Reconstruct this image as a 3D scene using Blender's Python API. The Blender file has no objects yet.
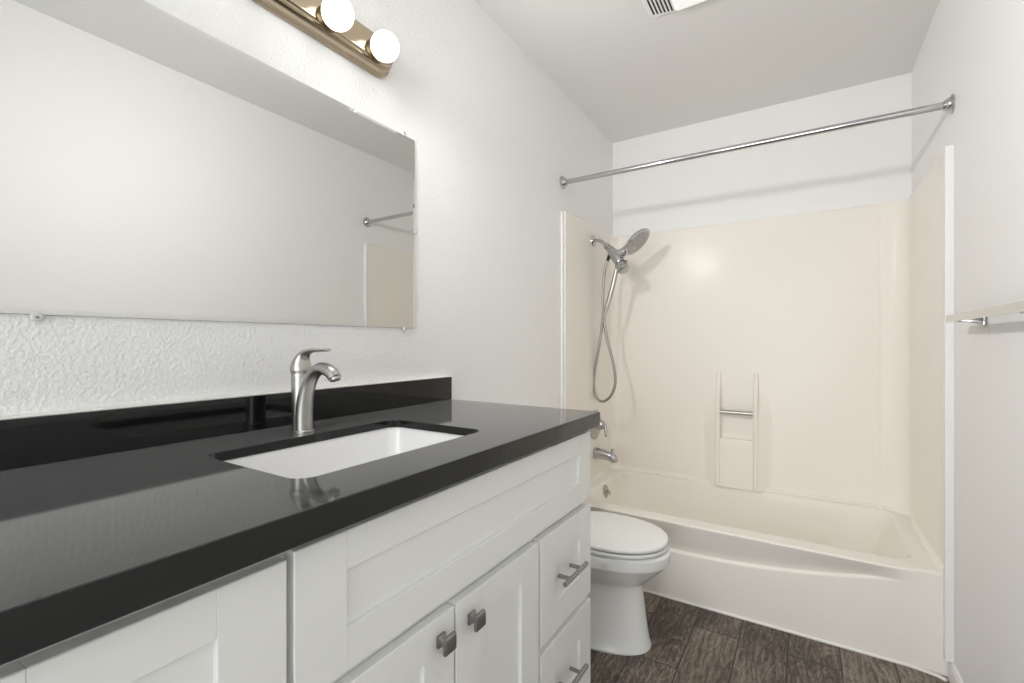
import bpy, bmesh, math, random
from mathutils import Vector, Matrix

random.seed(3)
S = bpy.context.scene
COL = S.collection
PI = math.pi

# ------------------------------------------------------------------ camera
W, D, H = 1.524, 2.9794, 2.51          # room width, back wall, ceiling height
cam_d = bpy.data.cameras.new('camera')
cam_d.sensor_width = 36.0
cam_d.lens = 36.0 * 466.74 / 1024.0
cam_d.shift_y = 1.26 / 1024.0
cam_d.clip_start = 0.02
cam = bpy.data.objects.new('camera', cam_d)
COL.objects.link(cam)
cam.location = (1.0852, 0.0, 1.185)
cam.rotation_euler = (PI / 2, 0, 0.5618)
S.camera = cam

# ------------------------------------------------------------------ world, exposure
wd = bpy.data.worlds.new('added_fill_world')  # added fill light, enters by the unseen opening behind the camera
S.world = wd
wd.use_nodes = True
wbg = wd.node_tree.nodes['Background']
wbg.inputs[0].default_value = (0.955, 0.98, 1.0, 1)
wbg.inputs[1].default_value = 5.2
S.view_settings.view_transform = 'Standard'
S.view_settings.look = 'None'
S.view_settings.exposure = 0.12
S.view_settings.gamma = 1.0
S.view_settings.use_curve_mapping = False
S.cycles.use_denoising = True
S.cycles.max_bounces = 14
S.cycles.diffuse_bounces = 8
S.cycles.glossy_bounces = 6
S.cycles.sample_clamp_indirect = 6.0
S.cycles.caustics_reflective = False

# unseen opening added behind the camera for fill light; a portal guides its rays
DX0, DX1, DH, FY = 0.08, 1.45, 2.20, -2.4
pl = bpy.data.lights.new('fill_opening_portal', 'AREA')
pl.shape = 'RECTANGLE'; pl.size = DX1 - DX0; pl.size_y = DH
pl.cycles.is_portal = True
po = bpy.data.objects.new('fill_opening_portal', pl); COL.objects.link(po)
po.location = ((DX0 + DX1) / 2, FY - 0.05, DH / 2)
po.rotation_euler = (PI / 2, 0, 0)

# light of the vanity bulbs (each sits at the front of its globe, built further down)
BULB_Y = (0.912, 0.757, 0.602, 0.447)
BULB_X, BULB_Z, BULB_R = 0.093, 2.010, 0.039
for by in BULB_Y:
    sl = bpy.data.lights.new('bulb_light', 'SPOT')
    sl.energy = 19.0; sl.color = (1.0, 0.975, 0.94)
    sl.spot_size = PI; sl.spot_blend = 1.0; sl.shadow_soft_size = 0.038
    so = bpy.data.objects.new('bulb_light', sl); COL.objects.link(so)
    so.location = (BULB_X + 0.035, by, BULB_Z)
    so.rotation_euler = Vector((0.75, 0.62, -0.22)).to_track_quat('-Z', 'Y').to_euler()

# ------------------------------------------------------------------ materials
def srgb(r, g, b):
    f = lambda c: (c / 255 / 12.92) if c / 255 <= 0.04045 else ((c / 255 + 0.055) / 1.055) ** 2.4
    return (f(r), f(g), f(b), 1)

def mat(name, col, rough=0.5, metal=0.0, spec=0.5, coat=0.0):
    m = bpy.data.materials.new(name); m.use_nodes = True
    p = m.node_tree.nodes['Principled BSDF']
    p.inputs['Base Color'].default_value = col
    p.inputs['Roughness'].default_value = rough
    p.inputs['Metallic'].default_value = metal
    p.inputs['Specular IOR Level'].default_value = spec
    p.inputs['Coat Weight'].default_value = coat
    return m

def node(m, t, **kw):
    n = m.node_tree.nodes.new(t)
    for k, v in kw.items():
        if hasattr(n, k): setattr(n, k, v)
        else: n.inputs[k].default_value = v
    return n

def lk(m, a, b): m.node_tree.links.new(a, b)

def bumped(m, scale, strength, dist, detail=3.0, stretch=None, low=0.0):
    """noise relief on a material, in metres"""
    p = m.node_tree.nodes['Principled BSDF']
    tc = node(m, 'ShaderNodeTexCoord')
    src = tc.outputs['Object']
    if stretch:
        mp = node(m, 'ShaderNodeMapping'); mp.inputs['Scale'].default_value = stretch
        lk(m, src, mp.inputs[0]); src = mp.outputs[0]
    nz = node(m, 'ShaderNodeTexNoise'); nz.inputs['Scale'].default_value = scale
    nz.inputs['Detail'].default_value = detail
    lk(m, src, nz.inputs['Vector'])
    h = nz.outputs['Fac']
    if low:
        rp = node(m, 'ShaderNodeValToRGB')
        rp.color_ramp.elements[0].position = 0.40; rp.color_ramp.elements[1].position = 0.62
        lk(m, h, rp.inputs[0]); h = rp.outputs[0]
    b = node(m, 'ShaderNodeBump'); b.inputs['Strength'].default_value = strength
    b.inputs['Distance'].default_value = dist
    lk(m, h, b.inputs['Height']); lk(m, b.outputs[0], p.inputs['Normal'])
    return m

M = {}
M['wall'] = bumped(mat('wall_paint', (0.86, 0.859, 0.852, 1), 0.55, spec=0.3), 125, 0.40, 0.0022, 2.5, low=1)
M['wall_smooth'] = bumped(mat('wall_paint_smooth', (0.86, 0.859, 0.852, 1), 0.5, spec=0.3), 60, 0.12, 0.002)
M['ceiling'] = bumped(mat('ceiling_paint', (0.77, 0.767, 0.757, 1), 0.75, spec=0.2), 60, 0.1, 0.002)
M['trim'] = mat('trim_paint', (0.83, 0.825, 0.83, 1), 0.3)
M['cabinet'] = mat('cabinet_paint', (0.80, 0.805, 0.79, 1), 0.38, spec=0.4)
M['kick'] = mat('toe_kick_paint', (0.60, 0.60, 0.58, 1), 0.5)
M['porcelain'] = mat('porcelain', (0.84, 0.85, 0.84, 1), 0.12)
M['sink'] = mat('sink_china', (0.86, 0.86, 0.86, 1), 0.12)
M['seat'] = mat('seat_plastic', (0.84, 0.85, 0.84, 1), 0.22)
M['tub'] = bumped(mat('tub_acrylic', (0.88, 0.844, 0.788, 1), 0.23, spec=0.15), 3.0, 0.25, 0.006, 1.0)
M['caulk'] = mat('white_caulk', (0.84, 0.83, 0.80, 1), 0.4)
M['chrome'] = mat('chrome', (0.52, 0.52, 0.53, 1), 0.09, 1.0)
M['nickel'] = mat('brushed_nickel', (0.47, 0.46, 0.435, 1), 0.32, 1.0)
M['pewter'] = mat('pewter', (0.30, 0.295, 0.28, 1), 0.36, 1.0)
M['hose'] = mat('metal_hose', (0.36, 0.345, 0.32, 1), 0.4, 1.0)
M['nozzle'] = mat('nozzle_plate', (0.42, 0.42, 0.42, 1), 0.45, 0.6)
M['dark'] = mat('dark_rubber', (0.03, 0.03, 0.03, 1), 0.5)
M['brass'] = mat('antique_brass', (0.46, 0.385, 0.285, 1), 0.2, 1.0)
M['socket'] = mat('socket_bronze', (0.20, 0.14, 0.08, 1), 0.35, 1.0)
M['mirror'] = mat('mirror_glass', (0.715, 0.72, 0.705, 1), 0.0, 1.0)
M['mirror_edge'] = mat('mirror_edge', (0.40, 0.42, 0.38, 1), 0.2)
M['clip'] = mat('clear_plastic', (0.95, 0.95, 0.94, 1), 0.1)
M['clip'].node_tree.nodes['Principled BSDF'].inputs['Transmission Weight'].default_value = 0.35
M['vent'] = mat('vent_plastic', (0.82, 0.82, 0.80, 1), 0.35)
M['lens'] = mat('lens_plastic_added_glow', (0.90, 0.90, 0.89, 1), 0.3)
M['lens'].node_tree.nodes['Principled BSDF'].inputs['Emission Color'].default_value = (1, 0.98, 0.95, 1)
M['lens'].node_tree.nodes['Principled BSDF'].inputs['Emission Strength'].default_value = 0.25  # added glow: the fan is unlit, this lifts its lens above the ceiling tone
M['satin'] = mat('satin_chrome', (0.66, 0.66, 0.65, 1), 0.14, 1.0)
M['steel'] = mat('handle_steel', (0.33, 0.325, 0.31, 1), 0.3, 1.0)
M['slot'] = mat('slot_shadow', (0.04, 0.04, 0.04, 1), 0.8)
M['door'] = mat('door_paint', (0.80, 0.79, 0.77, 1), 0.4)

m = mat('bulb_glass', (1, 1, 1, 1), 0.2)
p = m.node_tree.nodes['Principled BSDF']
p.inputs['Emission Color'].default_value = (1.0, 0.965, 0.91, 1)
p.inputs['Emission Strength'].default_value = 3.2
M['bulb'] = m

# dark quartz with faint specks
m = mat('dark_quartz', (0.012, 0.012, 0.011, 1), 0.06, spec=0.42)
m.node_tree.nodes['Principled BSDF'].inputs['Sheen Weight'].default_value = 0.22
m.node_tree.nodes['Principled BSDF'].inputs['Sheen Roughness'].default_value = 0.35
p = m.node_tree.nodes['Principled BSDF']
tc = node(m, 'ShaderNodeTexCoord')
nz = node(m, 'ShaderNodeTexNoise'); nz.inputs['Scale'].default_value = 260; nz.inputs['Detail'].default_value = 2
rp = node(m, 'ShaderNodeValToRGB')
rp.color_ramp.elements[0].position = 0.35; rp.color_ramp.elements[0].color = (0.005, 0.0053, 0.005, 1)
rp.color_ramp.elements[1].position = 0.75; rp.color_ramp.elements[1].color = (0.007, 0.007, 0.0068, 1)
lk(m, tc.outputs['Object'], nz.inputs['Vector']); lk(m, nz.outputs['Fac'], rp.inputs[0]); lk(m, rp.outputs[0], p.inputs['Base Color'])
M['quartz'] = m

# wood-look plank tile, planks run along y
m = mat('plank_tile', (0.1, 0.08, 0.07, 1), 0.42, spec=0.4)
p = m.node_tree.nodes['Principled BSDF']
tc = node(m, 'ShaderNodeTexCoord')
mp = node(m, 'ShaderNodeMapping')
mp.inputs['Rotation'].default_value = (0, 0, -PI / 2)
mp.inputs['Scale'].default_value = (1, -1, 1)
sx = node(m, 'ShaderNodeSeparateXYZ'); cx = node(m, 'ShaderNodeCombineXYZ')
lk(m, tc.outputs['Object'], sx.inputs[0])
ax = node(m, 'ShaderNodeMath', operation='ADD'); ax.inputs[1].default_value = 2.06 * 0 + 3.05 - 2.06 + 0.305
ay = node(m, 'ShaderNodeMath', operation='ADD'); ay.inputs[1].default_value = 0.1685 * 6 - 0.690
lk(m, sx.outputs[1], ax.inputs[0]); lk(m, sx.outputs[0], ay.inputs[0])
lk(m, ax.outputs[0], cx.inputs[0]); lk(m, ay.outputs[0], cx.inputs[1])
br = node(m, 'ShaderNodeTexBrick')
br.offset = 0.5; br.offset_frequency = 2; br.squash = 1.0
br.inputs['Scale'].default_value = 1.0
br.inputs['Mortar Size'].default_value = 0.0022
br.inputs['Mortar Smooth'].default_value = 0.15
br.inputs['Brick Width'].default_value = 0.61
br.inputs['Row Height'].default_value = 0.1685
br.inputs['Color1'].default_value = (0.0, 0, 0, 1); br.inputs['Color2'].default_value = (1, 1, 1, 1)
br.inputs['Mortar'].default_value = (0.5, 0.5, 0.5, 1)
lk(m, cx.outputs[0], br.inputs['Vector'])
# per-plank offset of the grain
off = node(m, 'ShaderNodeVectorMath', operation='MULTIPLY_ADD')
off.inputs[1].default_value = (7.3, 3.1, 5.7)
lk(m, br.outputs['Color'], off.inputs[0]); lk(m, tc.outputs['Object'], off.inputs[2])
def noise(vec, scl, detail, rough, dist):
    g = node(m, 'ShaderNodeMapping'); g.inputs['Scale'].default_value = scl
    lk(m, vec, g.inputs[0])
    n = node(m, 'ShaderNodeTexNoise'); n.inputs['Scale'].default_value = 1.0
    n.inputs['Detail'].default_value = detail; n.inputs['Roughness'].default_value = rough
    n.inputs['Distortion'].default_value = dist
    lk(m, g.outputs[0], n.inputs['Vector'])
    return n.outputs['Fac']
n1 = noise(off.outputs[0], (22, 6.0, 1), 5, 0.65, 3.2)       # broad swirls
n2 = noise(off.outputs[0], (230, 60, 1), 6, 0.82, 2.6)       # fine grain
n3 = noise(off.outputs[0], (3.5, 2.0, 1), 2, 0.5, 0.5)      # blotches
wv = node(m, 'ShaderNodeTexWave', wave_type='BANDS', bands_direction='X')
wv.inputs['Scale'].default_value = 15; wv.inputs['Distortion'].default_value = 9
wv.inputs['Detail'].default_value = 3; wv.inputs['Detail Scale'].default_value = 1.4
wm = node(m, 'ShaderNodeMapping'); wm.inputs['Scale'].default_value = (1, 0.35, 1)
lk(m, off.outputs[0], wm.inputs[0]); lk(m, wm.outputs[0], wv.inputs['Vector'])
def madd(a, k, b=None, c=0.0):
    n = node(m, 'ShaderNodeMath', operation='MULTIPLY_ADD')
    lk(m, a, n.inputs[0]); n.inputs[1].default_value = k
    if b is None: n.inputs[2].default_value = c
    else: lk(m, b, n.inputs[2])
    return n.outputs[0]
v = madd(n1, 0.65, None, -0.47)
v = madd(n2, 1.05, v)
v = madd(n3, 0.35, v)
v = madd(wv.outputs['Fac'], 0.07, v)
v = madd(br.outputs['Color'], 0.14, v)
rp = node(m, 'ShaderNodeValToRGB')
e = rp.color_ramp.elements
e[0].position = 0.40; e[0].color = srgb(34, 28, 24)
e[1].position = 0.84; e[1].color = srgb(158, 146, 133)
q = e.new(0.60); q.color = srgb(82, 72, 64)
lk(m, v, rp.inputs[0])
mx = node(m, 'ShaderNodeMix', data_type='RGBA')
lk(m, br.outputs['Fac'], mx.inputs['Factor'])
lk(m, rp.outputs[0], mx.inputs['A']); mx.inputs['B'].default_value = srgb(38, 32, 28)
lk(m, mx.outputs['Result'], p.inputs['Base Color'])
bp = node(m, 'ShaderNodeBump'); bp.inputs['Strength'].default_value = 0.35; bp.inputs['Distance'].default_value = 0.002
lk(m, v, bp.inputs['Height']); lk(m, bp.outputs[0], p.inputs['Normal'])
M['floor'] = m

# ------------------------------------------------------------------ mesh helpers
def obj(name, bm, material, parent=None, sharp=35, mats=None):
    bmesh.ops.recalc_face_normals(bm, faces=bm.faces[:])
    me = bpy.data.meshes.new(name)
    bm.to_mesh(me); bm.free()
    for f in me.polygons: f.use_smooth = True
    me.set_sharp_from_angle(angle=math.radians(sharp))
    for mm in (mats or [material]): me.materials.append(mm)
    o = bpy.data.objects.new(name, me); COL.objects.link(o)
    wn = o.modifiers.new('weighted_normals', 'WEIGHTED_NORMAL'); wn.keep_sharp = True; wn.weight = 60
    if parent:
        o.parent = parent
        o.matrix_parent_inverse = Matrix.Translation(-Vector(parent.location))
        if parent.parent:
            o.matrix_parent_inverse = Matrix.Identity(4)
    return o

def thing(name, label, cat, loc=(0, 0, 0), group=None):
    o = bpy.data.objects.new(name, None); COL.objects.link(o)
    o.empty_display_size = 0.05
    o.location = loc; o['label'] = label; o['category'] = cat
    if group: o['group'] = group
    return o

def struct(name, bm, material, sharp=35):
    o = obj(name, bm, material, None, sharp); o['kind'] = 'structure'
    return o

def box(bm, x0, x1, y0, y1, z0, z1, bev=0.0, seg=2):
    g = bmesh.ops.create_cube(bm, size=1.0)
    vs = g['verts']
    for v in vs:
        v.co = Vector(((x0 + x1) / 2 + v.co.x * (x1 - x0), (y0 + y1) / 2 + v.co.y * (y1 - y0), (z0 + z1) / 2 + v.co.z * (z1 - z0)))
    if bev:
        es = list({e for v in vs for e in v.link_edges})
        bmesh.ops.bevel(bm, geom=es, offset=bev, segments=seg, affect='EDGES', profile=0.5)
    return bm

def bx(*a, **k):
    bm = bmesh.new(); box(bm, *a, **k); return bm

def loft(bm, rings, closed=True, cap0=False, cap1=False, loop=False):
    R = [[bm.verts.new(p) for p in r] for r in rings]
    n = len(R[0]); pairs = list(zip(R[:-1], R[1:]))
    if loop: pairs.append((R[-1], R[0]))
    for a, b in pairs:
        for i in range(n if closed else n - 1):
            j = (i + 1) % n
            bm.faces.new((a[i], a[j], b[j], b[i]))
    if cap0: bm.faces.new(R[0])
    if cap1: bm.faces.new(R[-1])
    return bm

def smooth_path(pts, sub=6):
    """Catmull-Rom through points (tuples of any length)"""
    out = []
    P = [pts[0]] + list(pts) + [pts[-1]]
    for i in range(1, len(P) - 2):
        p0, p1, p2, p3 = P[i - 1], P[i], P[i + 1], P[i + 2]
        for s in range(sub):
            t = s / sub
            out.append(tuple(0.5 * (2 * b + (c - a) * t + (2 * a - 5 * b + 4 * c - d) * t * t + (3 * b - a - 3 * c + d) * t ** 3) for a, b, c, d in zip(p0, p1, p2, p3)))
    out.append(tuple(pts[-1]))
    return out

def tube(bm, pts, rad, seg=16, flat=1.0, up=None, caps=True):
    """tube along points; rad a number or one per point; flat squeezes it along the second axis"""
    P = [Vector(p) for p in pts]
    n = len(P)
    R = [rad] * n if isinstance(rad, (int, float)) else list(rad)
    F = flat if isinstance(flat, (list, tuple)) else [flat] * n
    rings = []; nrm = None
    for i in range(n):
        t = (P[min(i + 1, n - 1)] - P[max(i - 1, 0)]).normalized()
        if nrm is None:
            a = Vector(up) if up else (Vector((0, 0, 1)) if abs(t.z) < 0.9 else Vector((0, 1, 0)))
            nrm = (a - t * a.dot(t)).normalized()
        else:
            nrm = (nrm - t * nrm.dot(t)).normalized()
        b = t.cross(nrm)
        rings.append([P[i] + nrm * (R[i] * F[i] * math.cos(2 * PI * k / seg)) + b * (R[i] * math.sin(2 * PI * k / seg)) for k in range(seg)])
    return loft(bm, rings, True, caps, caps)

def lathe(bm, prof, org, axis, seg=28, cap0=True, cap1=True):
    """profile (distance along axis, radius) turned about an axis from org"""
    a = Vector(axis).normalized(); o = Vector(org)
    u = a.orthogonal().normalized(); w = a.cross(u)
    rings = [[o + a * h + (u * math.cos(2 * PI * k / seg) + w * math.sin(2 * PI * k / seg)) * max(r, 1e-5) for k in range(seg)] for h, r in prof]
    return loft(bm, rings, True, cap0, cap1)

def tb(pts, rad, **k): return tube(bmesh.new(), pts, rad, **k)
def lt(prof, org, axis, **k): return lathe(bmesh.new(), prof, org, axis, **k)

def rrect(x0, x1, y0, y1, r, k=6, n=10):
    """rounded rectangle as a list of (x, y); constant point count for given k, n"""
    pts = []
    cs = [((x0 + r, y0 + r), PI, (x0, y0)), ((x1 - r, y0 + r), 1.5 * PI, 0), ((x1 - r, y1 - r), 0, 0), ((x0 + r, y1 - r), 0.5 * PI, 0)]
    corners = []
    for (c, a0, _) in cs:
        corners.append([(c[0] + r * math.cos(a0 + PI / 2 * i / k), c[1] + r * math.sin(a0 + PI / 2 * i / k)) for i in range(k + 1)])
    for i in range(4):
        pts += corners[i]
        a = corners[i][-1]; b = corners[(i + 1) % 4][0]
        pts += [(a[0] + (b[0] - a[0]) * s / (n + 1), a[1] + (b[1] - a[1]) * s / (n + 1)) for s in range(1, n + 1)]
    return pts

def ss(a, b, x):
    t = min(1, max(0, (x - a) / (b - a))); return t * t * (3 - 2 * t)

# ------------------------------------------------------------------ room shell
T = 0.1
struct('floor', bx(-T, W + T, FY - T, D + T, -0.08, 0.0), M['floor'])
struct('ceiling', bx(-T, W + T, FY - T, D + T, H, H + 0.08), M['ceiling'])
struct('wall_left', bx(-T, 0, FY - T, D + T, 0, H), M['wall'])
struct('wall_right', bx(W, W + T, FY - T, D + T, 0, H), M['wall_smooth'])
struct('wall_back', bx(0, W, D, D + T, 0, H), M['wall_smooth'])
bm = bmesh.new()
box(bm, 0, DX0, FY - T, FY, 0, H); box(bm, DX1, W, FY - T, FY, 0, H); box(bm, DX0, DX1, FY - T, FY, DH, H)
struct('wall_front', bm, M['wall_smooth'])
bm = bmesh.new()
box(bm, DX0 - 0.06, DX0, FY, FY + 0.015, 0, DH + 0.06, 0.003); box(bm, DX1, DX1 + 0.06, FY, FY + 0.015, 0, DH + 0.06, 0.003)
box(bm, DX0, DX1, FY, FY + 0.015, DH, DH + 0.06, 0.003)
struct('fill_opening_trim', bm, M['trim'])  # casing of the unseen opening added for the fill light

def base_profile(bm, pts):
    """baseboard: pts is a list of (x, y, nx, ny) along the wall"""
    prof = [(0.0, 0.0), (0.014, 0.0), (0.014, 0.050), (0.010, 0.060), (0.004, 0.066), (0.0, 0.068)]
    loft(bm, [[(x + nx * d, y + ny * d, z) for d, z in prof] for x, y, nx, ny in pts], True, True, True)
    return bm
struct('baseboard_right', base_profile(bmesh.new(), [(W, FY, -1, 0), (W, 2.214, -1, 0)]), M['trim'])
struct('baseboard_left', base_profile(bmesh.new(), [(0, 1.30, 1, 0), (0, 2.19, 1, 0)]), M['trim'])

# flat trims that cover the surround's front edges
def edge_trim(x0, x1, y0, y1, z0, z1a, z1b):
    bm = bx(x0, x1, y0, y1, z0, z1a, bev=0.003)
    for v in bm.verts:
        if v.co.z > z1a - 0.02: v.co.z += (z1b - z1a) * (y1 - v.co.y) / (y1 - y0)
    return bm
struct('trim_1', edge_trim(W - 0.026, W, 2.194, 2.222, 0.069, 1.850, 1.876), M['trim'])
struct('trim_2', edge_trim(0, 0.012, 2.199, 2.222, 0.069, 1.872, 1.872), M['trim'])

# ------------------------------------------------------------------ bathtub
def zc(x): return 0.218 + 0.082 * max(0.0, (x - 0.6) / 0.74) ** 2
def bow(x): return (0.022 + 0.012 * min(1.0, max(0.0, x) / 1.2)) * (1 - ss(1.36, 1.50, x))
RIM = 0.366
TX0, TX1, TYF, TYB = 0.003, W - 0.003, 2.2225, 2.972
K, N = 6, 44
tub = thing('bathtub', 'cream bathtub with a bowed white-edged front apron below the surround walls', 'bathtub', (W / 2, 2.6, 0))
def tub_outer(t, inset=0.0, top=None):
    """t 0..1 up the outside: 0..0.5 below the crease, 0.5..0.6 the crease, above it the bowed band"""
    ring = []
    for x, y in rrect(TX0 + inset, TX1 - inset, TYF + inset, TYB, 0.012, K, N):
        c = zc(x)
        led = 0.011 * (1 - ss(1.28, 1.38, x))              # depth of the ledge along the crease
        if t <= 0.5: z = c * t / 0.5; off = -0.002 * t / 0.5
        elif t <= 0.6:
            q = (t - 0.5) / 0.1
            z = c + 0.010 * q; off = -0.002 + (led + 0.002) * ss(0, 1, q)
        else:
            q = (t - 0.6) / 0.4
            z = c + 0.010 + (RIM - 0.009 - c - 0.010) * q; off = led + (-bow(x) - led) * (0.75 * q + 0.25 * q * q)
        k = ss(1.29, 1.40, x); off = off * (1 - k) - bow(x) * k * (z / RIM) ** 2
        front = 1 - ss(TYF + 0.02, TYF + 0.10, y)
        ring.append((x, y + front * (off if not top else -bow(x)), top if top else z))
    return ring
rings = [tub_outer(t) for t in (0, 0.25, 0.48, 0.5, 0.515, 0.53, 0.545, 0.56, 0.575, 0.59, 0.6, 0.7, 0.85, 1.0)]
rings.append(tub_outer(1.0, 0.0015, RIM - 0.004))
rings.append(tub_outer(1.0, 0.005, RIM - 0.001))
rings.append(tub_outer(1.0, 0.010, RIM))
def inner(x0, x1, y0, y1, r, z): return [(x, y, z) for x, y in rrect(x0, x1, y0, y1, r, K, N)]
IX0, IX1, IY0, IY1 = 0.085, 1.432, 2.285, 2.918
rings.append(inner(IX0 - 0.012, IX1 + 0.012, IY0 - 0.012, IY1 + 0.012, 0.10, RIM))
rings.append(inner(IX0 - 0.003, IX1 + 0.003, IY0 - 0.003, IY1 + 0.003, 0.095, RIM - 0.003))
rings.append(inner(IX0 + 0.003, IX1 - 0.004, IY0 + 0.003, IY1 - 0.003, 0.092, RIM - 0.012))
rings.append(inner(IX0 + 0.015, IX1 - 0.03, IY0 + 0.015, IY1 - 0.012, 0.12, 0.29))
rings.append(inner(IX0 + 0.030, IX1 - 0.08, IY0 + 0.03, IY1 - 0.025, 0.16, 0.18))
rings.append(inner(IX0 + 0.045, IX1 - 0.13, IY0 + 0.045, IY1 - 0.04, 0.17, 0.11))
rings.append(inner(IX0 + 0.075, IX1 - 0.18, IY0 + 0.075, IY1 - 0.07, 0.15, 0.078))
rings.append(inner(IX0 + 0.12, IX1 - 0.24, IY0 + 0.12, IY1 - 0.115, 0.12, 0.07))
obj('shell', loft(bmesh.new(), rings, True, True, True), M['tub'], tub, 60)
ov = Vector((0.0940, 2.60, 0.318)); oa = Vector((1, 0, 0.12))
o = obj('overflow_plate', lt([(-0.01, 0.036), (0.003, 0.036), (0.008, 0.031), (0.010, 0.012), (0.010, 0)], ov, oa), M['nickel'], tub)
obj('overflow_lever', tb([ov + Vector((0.008, 0, 0)), ov + Vector((0.022, 0, 0.004)), ov + Vector((0.028, 0, -0.014))], [0.006, 0.006, 0.005]), M['chrome'], o)
obj('drain', lt([(0, 0.036), (0.004, 0.034), (0.005, 0.02), (0.002, 0.0)], (0.32, 2.60, 0.0705), (0, 0, 1)), M['chrome'], tub)
# bead of caulk where the apron meets the floor
obj('caulk_bead', tb([(0.01, TYF - 0.002, 0.003), (1.40, TYF - 0.002, 0.003), (1.44, TYF - 0.008, 0.003), (1.48, TYF - 0.016, 0.003), (1.503, TYF - 0.03, 0.003)], 0.006, seg=10), M['caulk'], tub)

# ------------------------------------------------------------------ tub surround
sur = thing('tub_surround', 'cream glossy plastic wall surround lining three sides above the bathtub', 'tub surround', (W / 2, 2.9, RIM))
PXL, PYB, PXR = 0.018, 2.942, 1.503
def plan():
    """(face x, y, wall x, y) from the front of the left wall round to the front of the right wall"""
    L = []
    for i in range(9):
        y = 2.2225 + (PYB - 0.06 - 2.2225) * i / 8
        L.append((PXL, y, 0.001, y))
    for i in range(1, 9):
        a = PI - PI / 2 * i / 8
        L.append((PXL + 0.06 + 0.06 * math.cos(a), PYB - 0.06 + 0.06 * math.sin(a), 0.001, D - 0.001))
    for i in range(1, 13):
        x = PXL + 0.06 + (1.385 - PXL - 0.06) * i / 12
        L.append((x, PYB, x, D - 0.001))
    for x, dy in ((1.390, 0.002), (1.396, 0.008), (1.402, 0.011), (1.41, 0.012)):
        L.append((x, PYB - dy, x, D - 0.001))
    r = 0.075
    for i in range(0, 9):
        a = PI / 2 - PI / 2 * i / 8
        L.append((PXR - r + r * math.cos(a), PYB - 0.012 - r + r * math.sin(a), W - 0.001, D - 0.001))
    for i in range(1, 9):
        y = PYB - 0.012 - r + (2.2225 - PYB + 0.012 + r) * i / 8
        L.append((PXR, y, W - 0.001, y))
    return L
PL = plan()
ZT, ZB = 1.877, RIM + 0.0003
cols = []
for fx, fy, wx, wy in PL:
    v = Vector((wx - fx, wy - fy, 0)); v = v.normalized() if v.length > 1e-6 else v
    col = [(wx, wy, ZB), (fx - v.x * 0.020, fy - v.y * 0.020, ZB), (fx - v.x * 0.019, fy - v.y * 0.019, ZB + 0.008), (fx - v.x * 0.014, fy - v.y * 0.014, ZB + 0.012), (fx - v.x * 0.004, fy - v.y * 0.004, ZB + 0.015), (fx, fy, ZB + 0.024)]
    col += [(fx, fy, ZB + 0.022 + (ZT - 0.03 - ZB) * i / 6) for i in range(1, 7)]
    col += [(fx + v.x * 0.003, fy + v.y * 0.003, ZT - 0.002), (fx + v.x * 0.008, fy + v.y * 0.008, ZT), (wx, wy, ZT)]
    cols.append(col)
obj('wall_panel', loft(bmesh.new(), cols, True, True, True), M['tub'], sur, 50)

# moulded centre block: sloped cheeks, two upright fins, a recess with a chrome bar
def cheek(xa, xb, ytop):
    bm = bmesh.new(); n = 10; rows = []
    for i in range(n + 1):
        z = ZB + (0.90 - ZB) * i / n
        k = 1 - ss(0.72, 0.90, z)
        rows.append([(xa, PYB + 0.002, z), (xa + (xb - xa) * 0.25, PYB - 0.006 * k, z), (xa + (xb - xa) * 0.85, PYB - 0.042 * k, z), (xb, PYB - 0.049 * k, z), (xb, PYB + 0.002, z)])
    return loft(bm, rows, True, True, True)
obj('niche_cheek', cheek(0.572, 0.655, 0), M['tub'], sur, 60)
obj('niche_cheek', cheek(0.934, 0.851, 0), M['tub'], sur, 60)
def fin(x0, x1):
    rows = []
    for i in range(13):
        z = ZB + (1.018 - ZB) * i / 12
        d = 0.052 * (1 - ss(0.84, 1.03, z) * 0.9)
        rows.append([(x0, PYB + 0.002, z), (x0, PYB - d + 0.009, z), (x0 + 0.003, PYB - d + 0.003, z), (x0 + 0.009, PYB - d, z), (x1 - 0.009, PYB - d, z), (x1 - 0.003, PYB - d + 0.003, z), (x1, PYB - d + 0.009, z), (x1, PYB + 0.002, z)])
    return loft(bmesh.new(), rows, True, True, True)
obj('niche_fin', fin(0.645, 0.669), M['tub'], sur, 50)
obj('niche_fin', fin(0.838, 0.862), M['tub'], sur, 50)
bm = bmesh.new()
prof = [(PYB + 0.002, ZB), (PYB - 0.050, ZB), (PYB - 0.050, 0.60), (PYB - 0.050, 0.632), (PYB - 0.047, 0.640), (PYB - 0.038, 0.643), (PYB - 0.016, 0.634), (PYB - 0.006, 0.645), (PYB + 0.002, 0.665)]
loft(bm, [[(x, y, z) for y, z in prof] for x in (0.6685, 0.70, 0.80, 0.8385)], True, True, True)
obj('soap_ledge', bm, M['tub'], sur, 50)
obj('grab_bar', tb([(0.667, PYB - 0.036, 0.789), (0.840, PYB - 0.036, 0.789)], 0.0115), M['nickel'], sur)

# ------------------------------------------------------------------ shower rod
rod = thing('shower_rod', 'chrome shower curtain rod spanning the tub alcove near the ceiling', 'shower rod', (W / 2, 2.2225, 2.028))
obj('pole', tb([(0.012, 2.2225, 2.028), (0.8, 2.2225, 2.028), (W - 0.012, 2.2225, 2.028)], 0.0125, seg=24), M['chrome'], rod)
fl = [(0.0, 0.033), (0.003, 0.033), (0.006, 0.030), (0.008, 0.025), (0.015, 0.022), (0.019, 0.018), (0.024, 0.017), (0.026, 0.0128)]
obj('flange', lt(fl, (0.0005, 2.2225, 2.028), (1, 0, 0)), M['chrome'], rod)
obj('flange', lt(fl, (W - 0.0005, 2.2225, 2.028), (-1, 0, 0)), M['chrome'], rod)

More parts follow.
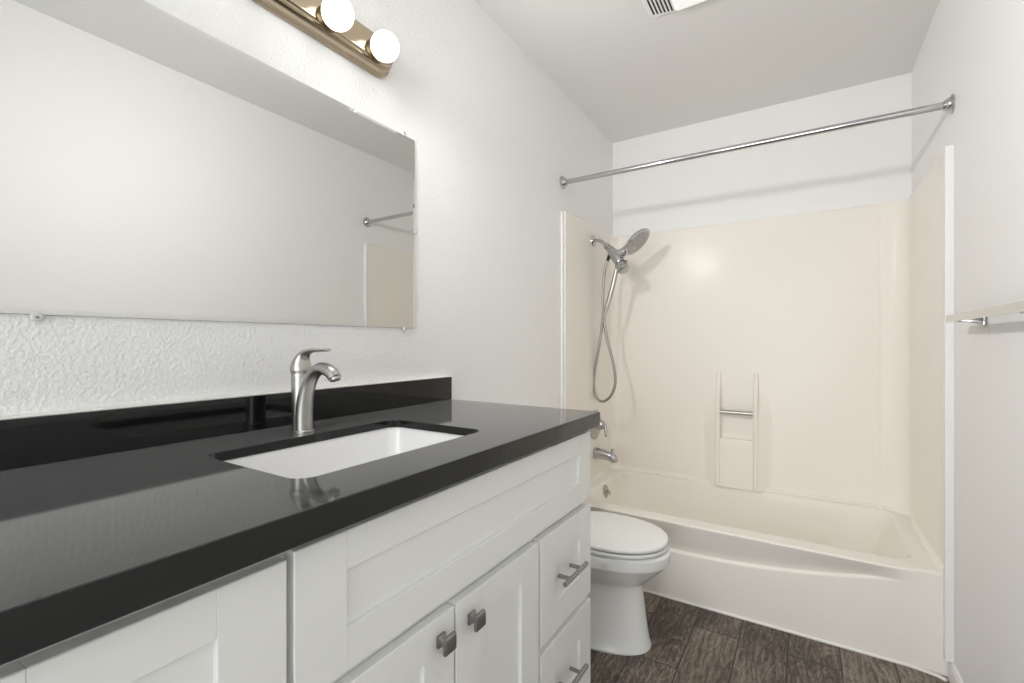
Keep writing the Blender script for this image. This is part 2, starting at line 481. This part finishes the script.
# ------------------------------------------------------------------ shower head with hand wand
sh = thing('hand_shower', 'chrome shower head with hand wand and looped metal hose on left tub wall', 'shower head', (PXL, 2.6, 1.79))
SY = 2.60
obj('arm_flange', lt([(0, 0.034), (0.004, 0.033), (0.010, 0.024), (0.013, 0.012)], (PXL + 0.0005, SY, 1.788), (1, 0, 0)), M['chrome'], sh)
obj('arm', tb(smooth_path([(PXL + 0.005, SY, 1.788), (0.050, SY, 1.788), (0.080, SY, 1.774), (0.106, SY, 1.744)]), 0.0105), M['chrome'], sh)
obj('collar_nut', lt([(0, 0.012), (0.004, 0.019), (0.022, 0.020), (0.026, 0.016), (0.030, 0.016), (0.034, 0.022), (0.048, 0.023), (0.052, 0.018)], (0.094, SY, 1.757), (0.72, 0, -0.69)), M['chrome'], sh)
br_ = [(0.122, SY, 1.728, 0.021), (0.142, SY, 1.706, 0.029), (0.164, SY, 1.676, 0.033), (0.182, SY - 0.005, 1.646, 0.030), (0.190, SY - 0.01, 1.622, 0.022)]
pp = smooth_path(br_, 5)
obj('bracket', tb([q[:3] for q in pp], [q[3] for q in pp]), M['chrome'], sh)
hc = Vector((0.281, SY - 0.005, 1.754)); hn = Vector((0.72, -0.06, -0.69)).normalized()
hd = obj('spray_head', lt([(-0.030, 0.012), (-0.028, 0.036), (-0.020, 0.064), (-0.008, 0.082), (0.000, 0.090), (0.006, 0.090), (0.010, 0.087), (0.010, 0.076)], hc, hn, seg=40), M['chrome'], sh)
bm = lt([(0.0085, 0.0768), (0.012, 0.074), (0.012, 0.0)], hc, hn, seg=40)
hu = hn.orthogonal().normalized(); hw = hn.cross(hu)
for rr, cnt in ((0.020, 6), (0.040, 12), (0.060, 18)):
    for k in range(cnt):
        a = 2 * PI * k / cnt
        lathe(bm, [(0.011, 0.0032), (0.0145, 0.0022)], hc + (hu * math.cos(a) + hw * math.sin(a)) * rr, hn, seg=6, cap0=False)
obj('nozzle_plate', bm, M['nozzle'], hd)
pp = smooth_path([(0.145, SY, 1.694, 0.024), (0.180, SY, 1.697, 0.026), (0.212, SY, 1.708, 0.026), (0.245, SY, 1.735, 0.027), (0.268, SY, 1.764, 0.024)], 5)
obj('neck', tb([q[:3] for q in pp], [q[3] for q in pp]), M['chrome'], hd)
kn = Vector((0.193, SY - 0.012, 1.634)); ka = Vector((0.45, -0.30, -0.80))
kb = obj('diverter_knob', lt([(-0.012, 0.018), (-0.006, 0.030), (0.002, 0.036), (0.034, 0.038), (0.046, 0.034), (0.052, 0.024), (0.053, 0)], kn, ka), M['chrome'], sh)
obj('dark_ring', lt([(0.001, 0.0355), (0.003, 0.0375), (0.006, 0.0368)], kn, ka), M['dark'], kb)
pp = smooth_path([(0.176, SY, 1.655, 0.011), (0.160, SY, 1.600, 0.013), (0.140, SY, 1.520, 0.014), (0.112, SY, 1.420, 0.013), (0.093, SY, 1.360, 0.010), (0.086, SY, 1.335, 0.008)], 6)
obj('wand_handle', tb([q[:3] for q in pp], [q[3] for q in pp]), M['nickel'], sh)
obj('hose_socket', tb([(0.122, SY + 0.012, 1.712), (0.108, SY + 0.022, 1.690), (0.098, SY + 0.026, 1.668)], [0.009, 0.011, 0.009]), M['dark'], sh)
hs = [(0.098, SY + 0.026, 1.672), (0.079, SY + 0.024, 1.60), (0.071, SY + 0.02, 1.47), (0.072, SY + 0.015, 1.33), (0.051, SY + 0.012, 1.17), (0.024, SY + 0.01, 1.02),
      (0.020, SY + 0.005, 0.925), (0.044, SY, 0.858), (0.084, SY - 0.004, 0.842), (0.130, SY - 0.006, 0.878), (0.156, SY - 0.006, 0.955), (0.144, SY - 0.004, 1.06), (0.106, SY - 0.002, 1.20), (0.088, SY, 1.30), (0.086, SY, 1.340)]
obj('hose', tb(smooth_path(hs, 8), 0.0080, seg=12), M['hose'], sh)

# ------------------------------------------------------------------ valve and spout
va = thing('shower_valve', 'round chrome tub valve with lever handle above the tub spout', 'faucet handle', (PXL, 2.625, 0.70))
vc = Vector((PXL + 0.0005, 2.625, 0.697))
obj('escutcheon', lt([(0, 0.088), (0.004, 0.087), (0.010, 0.078), (0.014, 0.055), (0.016, 0.035), (0.020, 0.030), (0.050, 0.027), (0.056, 0.022), (0.058, 0)], vc, (1, 0, 0), seg=40), M['nickel'], va)
pp = smooth_path([(0.060, 2.625, 0.697, 0.015), (0.072, 2.622, 0.700, 0.013), (0.086, 2.614, 0.692, 0.011), (0.094, 2.606, 0.668, 0.009), (0.096, 2.602, 0.636, 0.0075)], 5)
obj('lever', tb([q[:3] for q in pp], [q[3] for q in pp]), M['chrome'], va)
sp = thing('tub_spout', 'chrome tub spout jutting from the left tub wall', 'tub spout', (PXL, 2.63, 0.51))
pp = smooth_path([(PXL + 0.0005, 2.63, 0.526, 0.034), (0.026, 2.63, 0.526, 0.034), (0.060, 2.63, 0.524, 0.032), (0.095, 2.63, 0.520, 0.029), (0.118, 2.63, 0.514, 0.0275), (0.132, 2.63, 0.503, 0.025), (0.138, 2.63, 0.486, 0.022)], 5)
obj('spout_body', tb([q[:3] for q in pp], [q[3] for q in pp], seg=24), M['chrome'], sp)
obj('diverter_pull', lt([(0, 0.0045), (0.012, 0.004), (0.016, 0.008), (0.024, 0.008), (0.027, 0.004)], (0.122, 2.63, 0.536), (0.1, 0, 1), seg=14), M['chrome'], sp)

# ------------------------------------------------------------------ toilet
TC = 1.815
to = thing('toilet', 'white two-piece toilet with closed lid between vanity and bathtub', 'toilet', (0.35, TC, 0))
def egg(x0, x1, hw, z, n=48, sq=2.6):
    """plan outline: squarish back, elongated rounded front"""
    xm = x0 + (x1 - x0) * 0.42
    pts = []
    for i in range(n):
        a = 2 * PI * i / n
        c, s = math.cos(a), math.sin(a)
        e = 2.15 if c > 0 else sq
        px = abs(c) ** (2 / e) * (1 if c > 0 else -1); py = abs(s) ** (2 / e) * (1 if s > 0 else -1)
        pts.append((xm + (px * (x1 - xm) if c > 0 else px * (xm - x0)), TC + py * hw, z))
    return pts
rings = [egg(0.10, 0.576, 0.130, 0.0005), egg(0.10, 0.578, 0.132, 0.008), egg(0.105, 0.573, 0.126, 0.016), egg(0.11, 0.566, 0.119, 0.05), egg(0.11, 0.555, 0.111, 0.13),
         egg(0.11, 0.545, 0.105, 0.215), egg(0.105, 0.546, 0.1055, 0.240), egg(0.10, 0.553, 0.112, 0.250), egg(0.09, 0.572, 0.128, 0.268), egg(0.08, 0.598, 0.148, 0.292), egg(0.065, 0.620, 0.165, 0.315), egg(0.055, 0.636, 0.177, 0.333),
         egg(0.052, 0.641, 0.1815, 0.338), egg(0.05, 0.6455, 0.1845, 0.344), egg(0.05, 0.650, 0.187, 0.378), egg(0.051, 0.648, 0.1855, 0.385), egg(0.055, 0.642, 0.180, 0.389), egg(0.06, 0.634, 0.172, 0.390)]
obj('bowl', loft(bmesh.new(), rings, True, True, True), M['porcelain'], to, 50)
def slab(x0, x1, hw, z0, z1, dome=0.0, r=0.006):
    R = [egg(x0 + 0.002, x1 - 0.002, hw - 0.002, z0), egg(x0, x1, hw, z0 + 0.002), egg(x0, x1, hw, z1 - r), egg(x0 + r * 0.3, x1 - r * 0.3, hw - r * 0.3, z1 - r * 0.3), egg(x0 + r, x1 - r, hw - r, z1)]
    for k in (0.15, 0.35, 0.6, 0.85):
        d = 0.008 + (hw - 0.02) * k
        R.append(egg(x0 + d, x1 - d, hw - d, z1 + dome * (1 - (1 - k) ** 2)))
    return loft(bmesh.new(), R, True, True, True)
obj('seat', slab(0.215, 0.6400, 0.1825, 0.3965, 0.4090, r=0.002), M['seat'], to, 50)
obj('lid', slab(0.215, 0.6395, 0.1820, 0.4150, 0.4300, 0.008, r=0.006), M['seat'], to, 50)
for s in (-1, 1):
    obj('hinge', bx(0.192, 0.226, TC + s * 0.075 - 0.02, TC + s * 0.075 + 0.02, 0.390, 0.426, 0.006), M['seat'], to)
obj('tank', loft(bmesh.new(), [[(x, y, z) for x, y in rrect(a, b, TC - h, TC + h, 0.04)] for a, b, h, z in ((0.03, 0.175, 0.19, 0.384), (0.015, 0.195, 0.205, 0.41), (0.012, 0.205, 0.22, 0.71))], True, True, True), M['porcelain'], to)
obj('tank_lid', loft(bmesh.new(), [[(x, y, z) for x, y in rrect(a, b, TC - h, TC + h, 0.045)] for a, b, h, z in ((0.008, 0.210, 0.225, 0.711), (0.006, 0.215, 0.23, 0.72), (0.006, 0.215, 0.23, 0.74), (0.012, 0.207, 0.222, 0.748))], True, True, True), M['porcelain'], to)
lv = obj('flush_lever', lt([(0, 0.016), (0.008, 0.015), (0.012, 0.008), (0.022, 0.008)], (0.2045, TC - 0.16, 0.65), (1, 0, 0)), M['chrome'], to)
# faint raised marks below the rim on the side facing the vanity
bm = bmesh.new()
def mark(x, z, h, w=0.0035):
    y = TC - 0.1865 * (1 - max(0, (x - 0.303) / 0.349) ** 2.15) ** (1 / 2.15)
    box(bm, x - w, x + w, y - 0.003, y + 0.004, z - h, z + h, 0.0012)
mark(0.440, 0.362, 0.008, 0.002); mark(0.452, 0.361, 0.008, 0.003); mark(0.466, 0.367, 0.0022, 0.005); mark(0.470, 0.362, 0.005, 0.002); mark(0.466, 0.356, 0.0022, 0.005)
obj('raised_mark', bm, M['porcelain'], to)

# ------------------------------------------------------------------ vanity cabinets
XF = 0.550                       # door faces
def shaker(y0, y1, z0, z1, st, rl, rb=None, th=0.02):
    """five-piece shaker front: two stiles, two rails and a recessed panel"""
    bm = bmesh.new(); rb = rb or rl; b = 0.0012; x0 = XF - th
    box(bm, x0, XF, y0, y0 + st, z0, z1, b, 1); box(bm, x0, XF, y1 - st, y1, z0, z1, b, 1)
    box(bm, x0, XF - 0.0002, y0 + st - 0.0005, y1 - st + 0.0005, z1 - rl, z1, b, 1); box(bm, x0, XF - 0.0002, y0 + st - 0.0005, y1 - st + 0.0005, z0, z0 + rb, b, 1)
    box(bm, x0 + 0.002, XF - 0.008, y0 + st - 0.004, y1 - st + 0.004, z0 + rb - 0.004, z1 - rl + 0.004)
    return bm
def carcass(y0, y1):
    bm = bmesh.new()
    xb = XF - 0.021; t = 0.018
    loft(bm, [[(x, y, 0.10) for x, y in ((0.005, y0), (xb, y0), (xb, y1), (0.005, y1))], [(x, y, 0.9435) for x, y in ((0.005, y0), (xb, y0), (xb, y1), (0.005, y1))],
              [(x, y, 0.9435) for x, y in ((0.005 + t, y0 + t), (xb - t, y0 + t), (xb - t, y1 - t), (0.005 + t, y1 - t))], [(x, y, 0.10 + t) for x, y in ((0.005 + t, y0 + t), (xb - t, y0 + t), (xb - t, y1 - t), (0.005 + t, y1 - t))]], True, True, True)
    return bm
def knob(y, z, parent):
    bm = bmesh.new()
    def sq(x, h, r): return [(x, y + a, z + b) for a, b in rrect(-h, h, -h, h, r, 3, 2)]
    loft(bm, [sq(XF - 0.0005, 0.0105, 0.002), sq(XF + 0.004, 0.0105, 0.002), sq(XF + 0.006, 0.0085, 0.002), sq(XF + 0.010, 0.0062, 0.003), sq(XF + 0.014, 0.0062, 0.003), sq(XF + 0.017, 0.011, 0.003), sq(XF + 0.018, 0.0150, 0.003),
              sq(XF + 0.0225, 0.0153, 0.003), sq(XF + 0.025, 0.0130, 0.003), sq(XF + 0.0262, 0.007, 0.002)], True, True, True)
    return obj('knob', bm, M['pewter'], parent, 30)
def handle(y0, y1, z, parent):
    bm = bmesh.new(); ym = (y0 + y1) / 2; xh = XF + 0.033
    tube(bm, [(xh, ym - 0.068, z), (xh, ym - 0.0672, z), (xh, ym + 0.0672, z), (xh, ym + 0.068, z)], [0.0052, 0.006, 0.006, 0.0052], seg=18)
    for yy in (y0, y1): tube(bm, [(XF - 0.0005, yy, z), (xh, yy, z)], 0.0052, seg=14)
    return obj('handle', bm, M['steel'], parent)

vn = thing('vanity_cabinet', 'white shaker sink cabinet with two knobbed doors and two bar-handled drawers', 'cabinet', (0.28, 0.81, 0), 'bathroom vanity cabinets')
obj('carcass', carcass(0.340, 1.281), M['cabinet'], vn)
obj('toe_kick', bx(0.03, 0.46, 0.342, 1.279, 0.0005, 0.1), M['kick'], vn)
obj('false_front', shaker(0.345, 1.283, 0.7315, 0.9265, 0.079, 0.055, 0.060), M['cabinet'], vn)
d = obj('door', shaker(0.345, 0.6555, 0.187, 0.7115, 0.079, 0.062), M['cabinet'], vn); knob(0.618, 0.671, d)
d = obj('door', shaker(0.6605, 0.9695, 0.187, 0.7115, 0.079, 0.062), M['cabinet'], vn); knob(0.705, 0.667, d)
d = obj('drawer', shaker(0.980, 1.284, 0.453, 0.7135, 0.076, 0.078), M['cabinet'], vn); handle(1.077, 1.144, 0.588, d)
d = obj('drawer', shaker(0.980, 1.284, 0.187, 0.4345, 0.076, 0.078), M['cabinet'], vn); handle(1.077, 1.144, 0.311, d)
vl = thing('vanity_cabinet', 'narrow white shaker cabinet left of the sink cabinet, nearest the camera', 'cabinet', (0.28, 0.18, 0), 'bathroom vanity cabinets')
obj('carcass', carcass(0.030, 0.3385), M['cabinet'], vl)
obj('toe_kick', bx(0.03, 0.46, 0.032, 0.3395, 0.0005, 0.1), M['kick'], vl)
d = obj('door', shaker(0.031, 0.3355, 0.187, 0.9205, 0.080, 0.055), M['cabinet'], vl)

# ------------------------------------------------------------------ countertop, sink, faucet
CZT, CZB, CX1, CY0, CY1 = 0.984, 0.944, 0.5778, 0.018, 1.2916
ct = thing('countertop', 'dark charcoal quartz countertop with backsplash strip over the white cabinets', 'countertop', (0.28, 0.65, CZB))
def cr(x0, x1, y0, y1, r, z): return [(x, y, z) for x, y in rrect(x0, x1, y0, y1, r, 8, 12)]
HX0, HX1, HY0, HY1 = 0.170, 0.460, 0.411, 0.873
rings = [cr(HX0, HX1, HY0, HY1, 0.030, 0.9655), cr(HX0, HX1, HY0, HY1, 0.030, CZT - 0.0015), cr(HX0 - 0.0015, HX1 + 0.0015, HY0 - 0.0015, HY1 + 0.0015, 0.0315, CZT),
         cr(0.0015, CX1 - 0.003, CY0 + 0.003, CY1 - 0.003, 0.004, CZT), cr(0.0015, CX1 - 0.0008, CY0 + 0.0008, CY1 - 0.0008, 0.005, CZT - 0.0008), cr(0.0015, CX1, CY0, CY1, 0.005, CZT - 0.003), cr(0.0015, CX1, CY0, CY1, 0.005, CZB + 0.001), cr(0.0025, CX1 - 0.001, CY0 + 0.001, CY1 - 0.001, 0.005, CZB),
         cr(0.02, CX1 - 0.03, CY0 + 0.02, CY1 - 0.02, 0.005, CZB), cr(HX0 - 0.05, HX1 + 0.03, HY0 - 0.03, HY1 + 0.03, 0.05, 0.9655)]
obj('slab', loft(bmesh.new(), rings, True, loop=True), M['quartz'], ct, 40)
obj('backsplash', bx(0.001, 0.020, CY0, CY1 - 0.0005, CZT + 0.0003, 1.0634, bev=0.0015), M['quartz'], ct)
obj('caulk_bead', bx(0.0005, 0.0175, CY0, CY1 - 0.001, 1.0636, 1.0668, bev=0.0012), M['caulk'], ct)

sk = thing('sink', 'white rectangular undermount sink basin set into the dark countertop', 'sink', (0.315, 0.64, 0.82))
e = 0.004
rings = [cr(HX0 - 0.045, HX1 + 0.025, HY0 - 0.025, HY1 + 0.025, 0.05, 0.965), cr(HX0 - e, HX1 + e, HY0 - e, HY1 + e, 0.034, 0.965), cr(HX0 - 0.001, HX1 + 0.001, HY0 - 0.001, HY1 + 0.001, 0.032, 0.960), cr(HX0 + 0.004, HX1 - 0.004, HY0 + 0.006, HY1 - 0.006, 0.036, 0.90),
         cr(HX0 + 0.012, HX1 - 0.012, HY0 + 0.016, HY1 - 0.016, 0.05, 0.858), cr(HX0 + 0.03, HX1 - 0.03, HY0 + 0.04, HY1 - 0.04, 0.05, 0.838), cr(HX0 + 0.06, HX1 - 0.06, HY0 + 0.08, HY1 - 0.08, 0.05, 0.832), cr(HX0 + 0.12, HX1 - 0.12, HY0 + 0.18, HY1 - 0.18, 0.02, 0.829),
         cr(HX0 + 0.12, HX1 - 0.12, HY0 + 0.18, HY1 - 0.18, 0.02, 0.818), cr(HX0 + 0.03, HX1 - 0.03, HY0 + 0.03, HY1 - 0.03, 0.05, 0.824), cr(HX0 - 0.008, HX1 + 0.008, HY0 - 0.008, HY1 + 0.008, 0.05, 0.86), cr(HX0 - 0.012, HX1 + 0.012, HY0 - 0.012, HY1 + 0.012, 0.05, 0.951), cr(HX0 - 0.045, HX1 + 0.025, HY0 - 0.025, HY1 + 0.025, 0.05, 0.953)]
obj('basin', loft(bmesh.new(), rings, True, loop=True), M['sink'], sk, 50)
obj('drain', lt([(0, 0.026), (0.003, 0.025), (0.003, 0.018), (0.0, 0.016), (0.004, 0.012), (0.006, 0)], (0.315, 0.641, 0.8275), (0, 0, 1)), M['nickel'], sk)

FYC = 0.645
fc = thing('sink_faucet', 'brushed nickel single-lever faucet standing behind the sink', 'faucet', (0.12, FYC, CZT))
obj('base_ring', loft(bmesh.new(), [[(0.1165 + 0.0275 * k * math.cos(2 * PI * i / 32), FYC + 0.0222 * k * math.sin(2 * PI * i / 32), CZT + z) for i in range(32)] for z, k in ((0.0003, 1.0), (0.003, 1.0), (0.0045, 0.94))], True, True, True), M['nickel'], fc)
pp = smooth_path([(0.112, FYC, 0.987, 0.0205), (0.1115, FYC, 1.02, 0.0200), (0.110, FYC, 1.06, 0.0200), (0.1095, FYC, 1.095, 0.0202), (0.1095, FYC, 1.114, 0.0206), (0.1095, FYC, 1.1165, 0.0190), (0.1095, FYC, 1.119, 0.0190)], 5)
obj('column', tb([q[:3] for q in pp], [q[3] for q in pp], seg=28, up=(1, 0, 0)), M['nickel'], fc)
pp = smooth_path([(0.1205, FYC, 0.988, 0.0195), (0.121, FYC, 1.025, 0.0192), (0.127, FYC, 1.062, 0.0180), (0.139, FYC, 1.094, 0.0162), (0.158, FYC, 1.117, 0.0145), (0.182, FYC, 1.128, 0.0138), (0.204, FYC, 1.126, 0.0140), (0.222, FYC, 1.118, 0.0143), (0.231, FYC, 1.109, 0.0138)], 6)
spt = obj('spout', tb([q[:3] for q in pp], [q[3] for q in pp], seg=24, up=(1, 0, 0)), M['nickel'], fc)
obj('aerator', lt([(0, 0.0108), (0.006, 0.0108), (0.007, 0.008)], (0.2305, FYC, 1.1105), (0.42, 0, -0.9)), M['nickel'], spt)
pp = smooth_path([(0.1095, FYC, 1.1192, 0.0190, 1.0), (0.1095, FYC, 1.1202, 0.0228, 1.0), (0.1100, FYC, 1.130, 0.0228, 1.0), (0.1130, FYC, 1.143, 0.0195, 0.92), (0.1195, FYC, 1.155, 0.0152, 0.80), (0.132, FYC, 1.1635, 0.0120, 0.62), (0.153, FYC, 1.168, 0.0105, 0.45), (0.178, FYC, 1.1685, 0.0100, 0.38), (0.202, FYC, 1.1690, 0.0092, 0.38), (0.209, FYC, 1.1695, 0.0060, 0.45)], 6)
obj('lever', tb([q[:3] for q in pp], [q[3] for q in pp], seg=24, flat=[q[4] for q in pp], up=(1, 0, 0)), M['nickel'], fc)

# ------------------------------------------------------------------ mirror
mi = thing('mirror', 'large frameless wall mirror above the dark backsplash', 'mirror', (0.001, 0.57, 1.232))
MY0, MY1, MZ0, MZ1 = 0.022, 1.119, 1.2323, 1.8443
bm = bmesh.new()
def mr(x, d): return [(x, MY0 + d, MZ0 + d), (x, MY1 - d, MZ0 + d), (x, MY1 - d, MZ1 - d), (x, MY0 + d, MZ1 - d)]
loft(bm, [mr(0.001, 0.0), mr(0.0057, 0.0), mr(0.0062, 0.008)], True, True, True)
gl = obj('glass', bm, None, mi, 1, mats=[M['mirror'], M['mirror_edge']])
for f in gl.data.polygons:
    f.use_smooth = False
    f.material_index = 0 if f.normal.x > 0.5 else 1
for y, z in ((1.071, MZ1), (0.2355, MZ0), (1.0754, MZ0), (0.2355, MZ1)):
    s = 1 if z == MZ1 else -1
    c = obj('clip', lt([(0, 0.0080), (0.0065, 0.0080), (0.0085, 0.0064), (0.0085, 0)], (0.0008, y, z + s * 0.004), (1, 0, 0), seg=20), M['clip'], mi)
    obj('screw', lt([(0, 0.0026), (0.0012, 0.0022), (0.0014, 0)], (0.0093, y, z + s * 0.005), (1, 0, 0), seg=10), M['pewter'], c)
c = obj('clip', lt([(0, 0.006), (0.0065, 0.006), (0.008, 0.004), (0.008, 0)], (0.0008, MY1 + 0.003, 1.546), (1, 0, 0), seg=16), M['clip'], mi)
obj('screw', lt([(0, 0.0026), (0.0012, 0.0022), (0.0014, 0)], (0.0088, MY1 + 0.004, 1.546), (1, 0, 0), seg=10), M['pewter'], c)

# ------------------------------------------------------------------ vanity light bar
vb = thing('vanity_light', 'brass strip light with round white globe bulbs above the mirror', 'wall light', (0, 0.68, 2.015))
LY0, LY1, LZ0, LZ1 = 0.352, 1.008, 1.977, 2.086
def lr(x, d, r): return [(x, y, z) for y, z in rrect(LY0 + d, LY1 - d, LZ0 + d, LZ1 - d, r, 8, 6)]
obj('back_plate', loft(bmesh.new(), [lr(0.0005, 0, 0.052), lr(0.011, 0, 0.052), lr(0.014, 0.003, 0.049), lr(0.016, 0.007, 0.045), lr(0.022, 0.008, 0.044), lr(0.030, 0.010, 0.042), lr(0.036, 0.014, 0.038), lr(0.038, 0.018, 0.034), lr(0.042, 0.0185, 0.0335), lr(0.048, 0.021, 0.031), lr(0.050, 0.025, 0.027)], True, True, True), M['brass'], vb, 30)
for by in BULB_Y:
    obj('socket', lt([(0, 0.031), (0.003, 0.031), (0.006, 0.028), (0.013, 0.026), (0.014, 0.020)], (0.0495, by, BULB_Z), (1, 0, 0)), M['socket'], vb)
    prof = [(-0.037, 0.0165)] + [(-BULB_R * math.cos(a), BULB_R * math.sin(a)) for a in [math.radians(q) for q in range(36, 181, 9)]]
    obj('bulb', lt(prof, (BULB_X, by, BULB_Z), (1, 0, 0), seg=36), M['bulb'], vb, 60)

# ------------------------------------------------------------------ exhaust fan on the ceiling
ef = thing('exhaust_fan', 'white ceiling exhaust fan cover with dark slots beside a white lens with added glow', 'exhaust fan', (0.76, 1.76, H))
def er(x0, x1, y0, y1, r, z): return [(x, y, z) for x, y in rrect(x0, x1, y0, y1, r, 6, 4)]
obj('cover', loft(bmesh.new(), [er(0.547, 0.973, 1.60, 1.912, 0.03, H - 0.0005), er(0.548, 0.972, 1.602, 1.911, 0.03, H - 0.008), er(0.555, 0.965, 1.608, 1.905, 0.028, H - 0.011)], True, True, True), M['vent'], ef)
obj('lens', loft(bmesh.new(), [er(0.652, 0.868, 1.615, 1.897, 0.012, H - 0.0105), er(0.652, 0.868, 1.615, 1.897, 0.012, H - 0.022), er(0.660, 0.860, 1.623, 1.890, 0.012, H - 0.027)], True, True, True), M['lens'], ef)
for side in (0, 1):
    for k in range(6):
        x = 0.5715 + 0.0135 * k if side == 0 else 0.886 + 0.0135 * k
        y1 = 1.884 + 0.003 * k if side == 0 else 1.899 - 0.003 * k
        obj('slot', bx(x - 0.0032, x + 0.0032, 1.636, y1, H - 0.0125, H - 0.0106, bev=0.0006, seg=1), M['slot'], ef)

# ------------------------------------------------------------------ towel bar
tw = thing('towel_bar', 'flat chrome towel bar on the right wall', 'towel bar', (W, 1.63, 1.262))
obj('bar', bx(1.458, 1.466, 1.300, 1.972, 1.2485, 1.2705, bev=0.001), M['satin'], tw)
for yy in (1.872, 1.394):
    c = obj('post', loft(bmesh.new(), [[(x, yy + a, 1.254 + b) for a, b in rrect(-h, h, -k, k, 0.003, 3, 2)] for x, h, k in ((1.5145, 0.018, 0.018), (1.505, 0.011, 0.011), (1.480, 0.007, 0.008), (1.4655, 0.006, 0.008))], True, True, True), M['chrome'], tw)
    obj('wall_plate', bx(1.514, W - 0.0005, yy - 0.022, yy + 0.022, 1.235, 1.279, bev=0.003), M['chrome'], c)
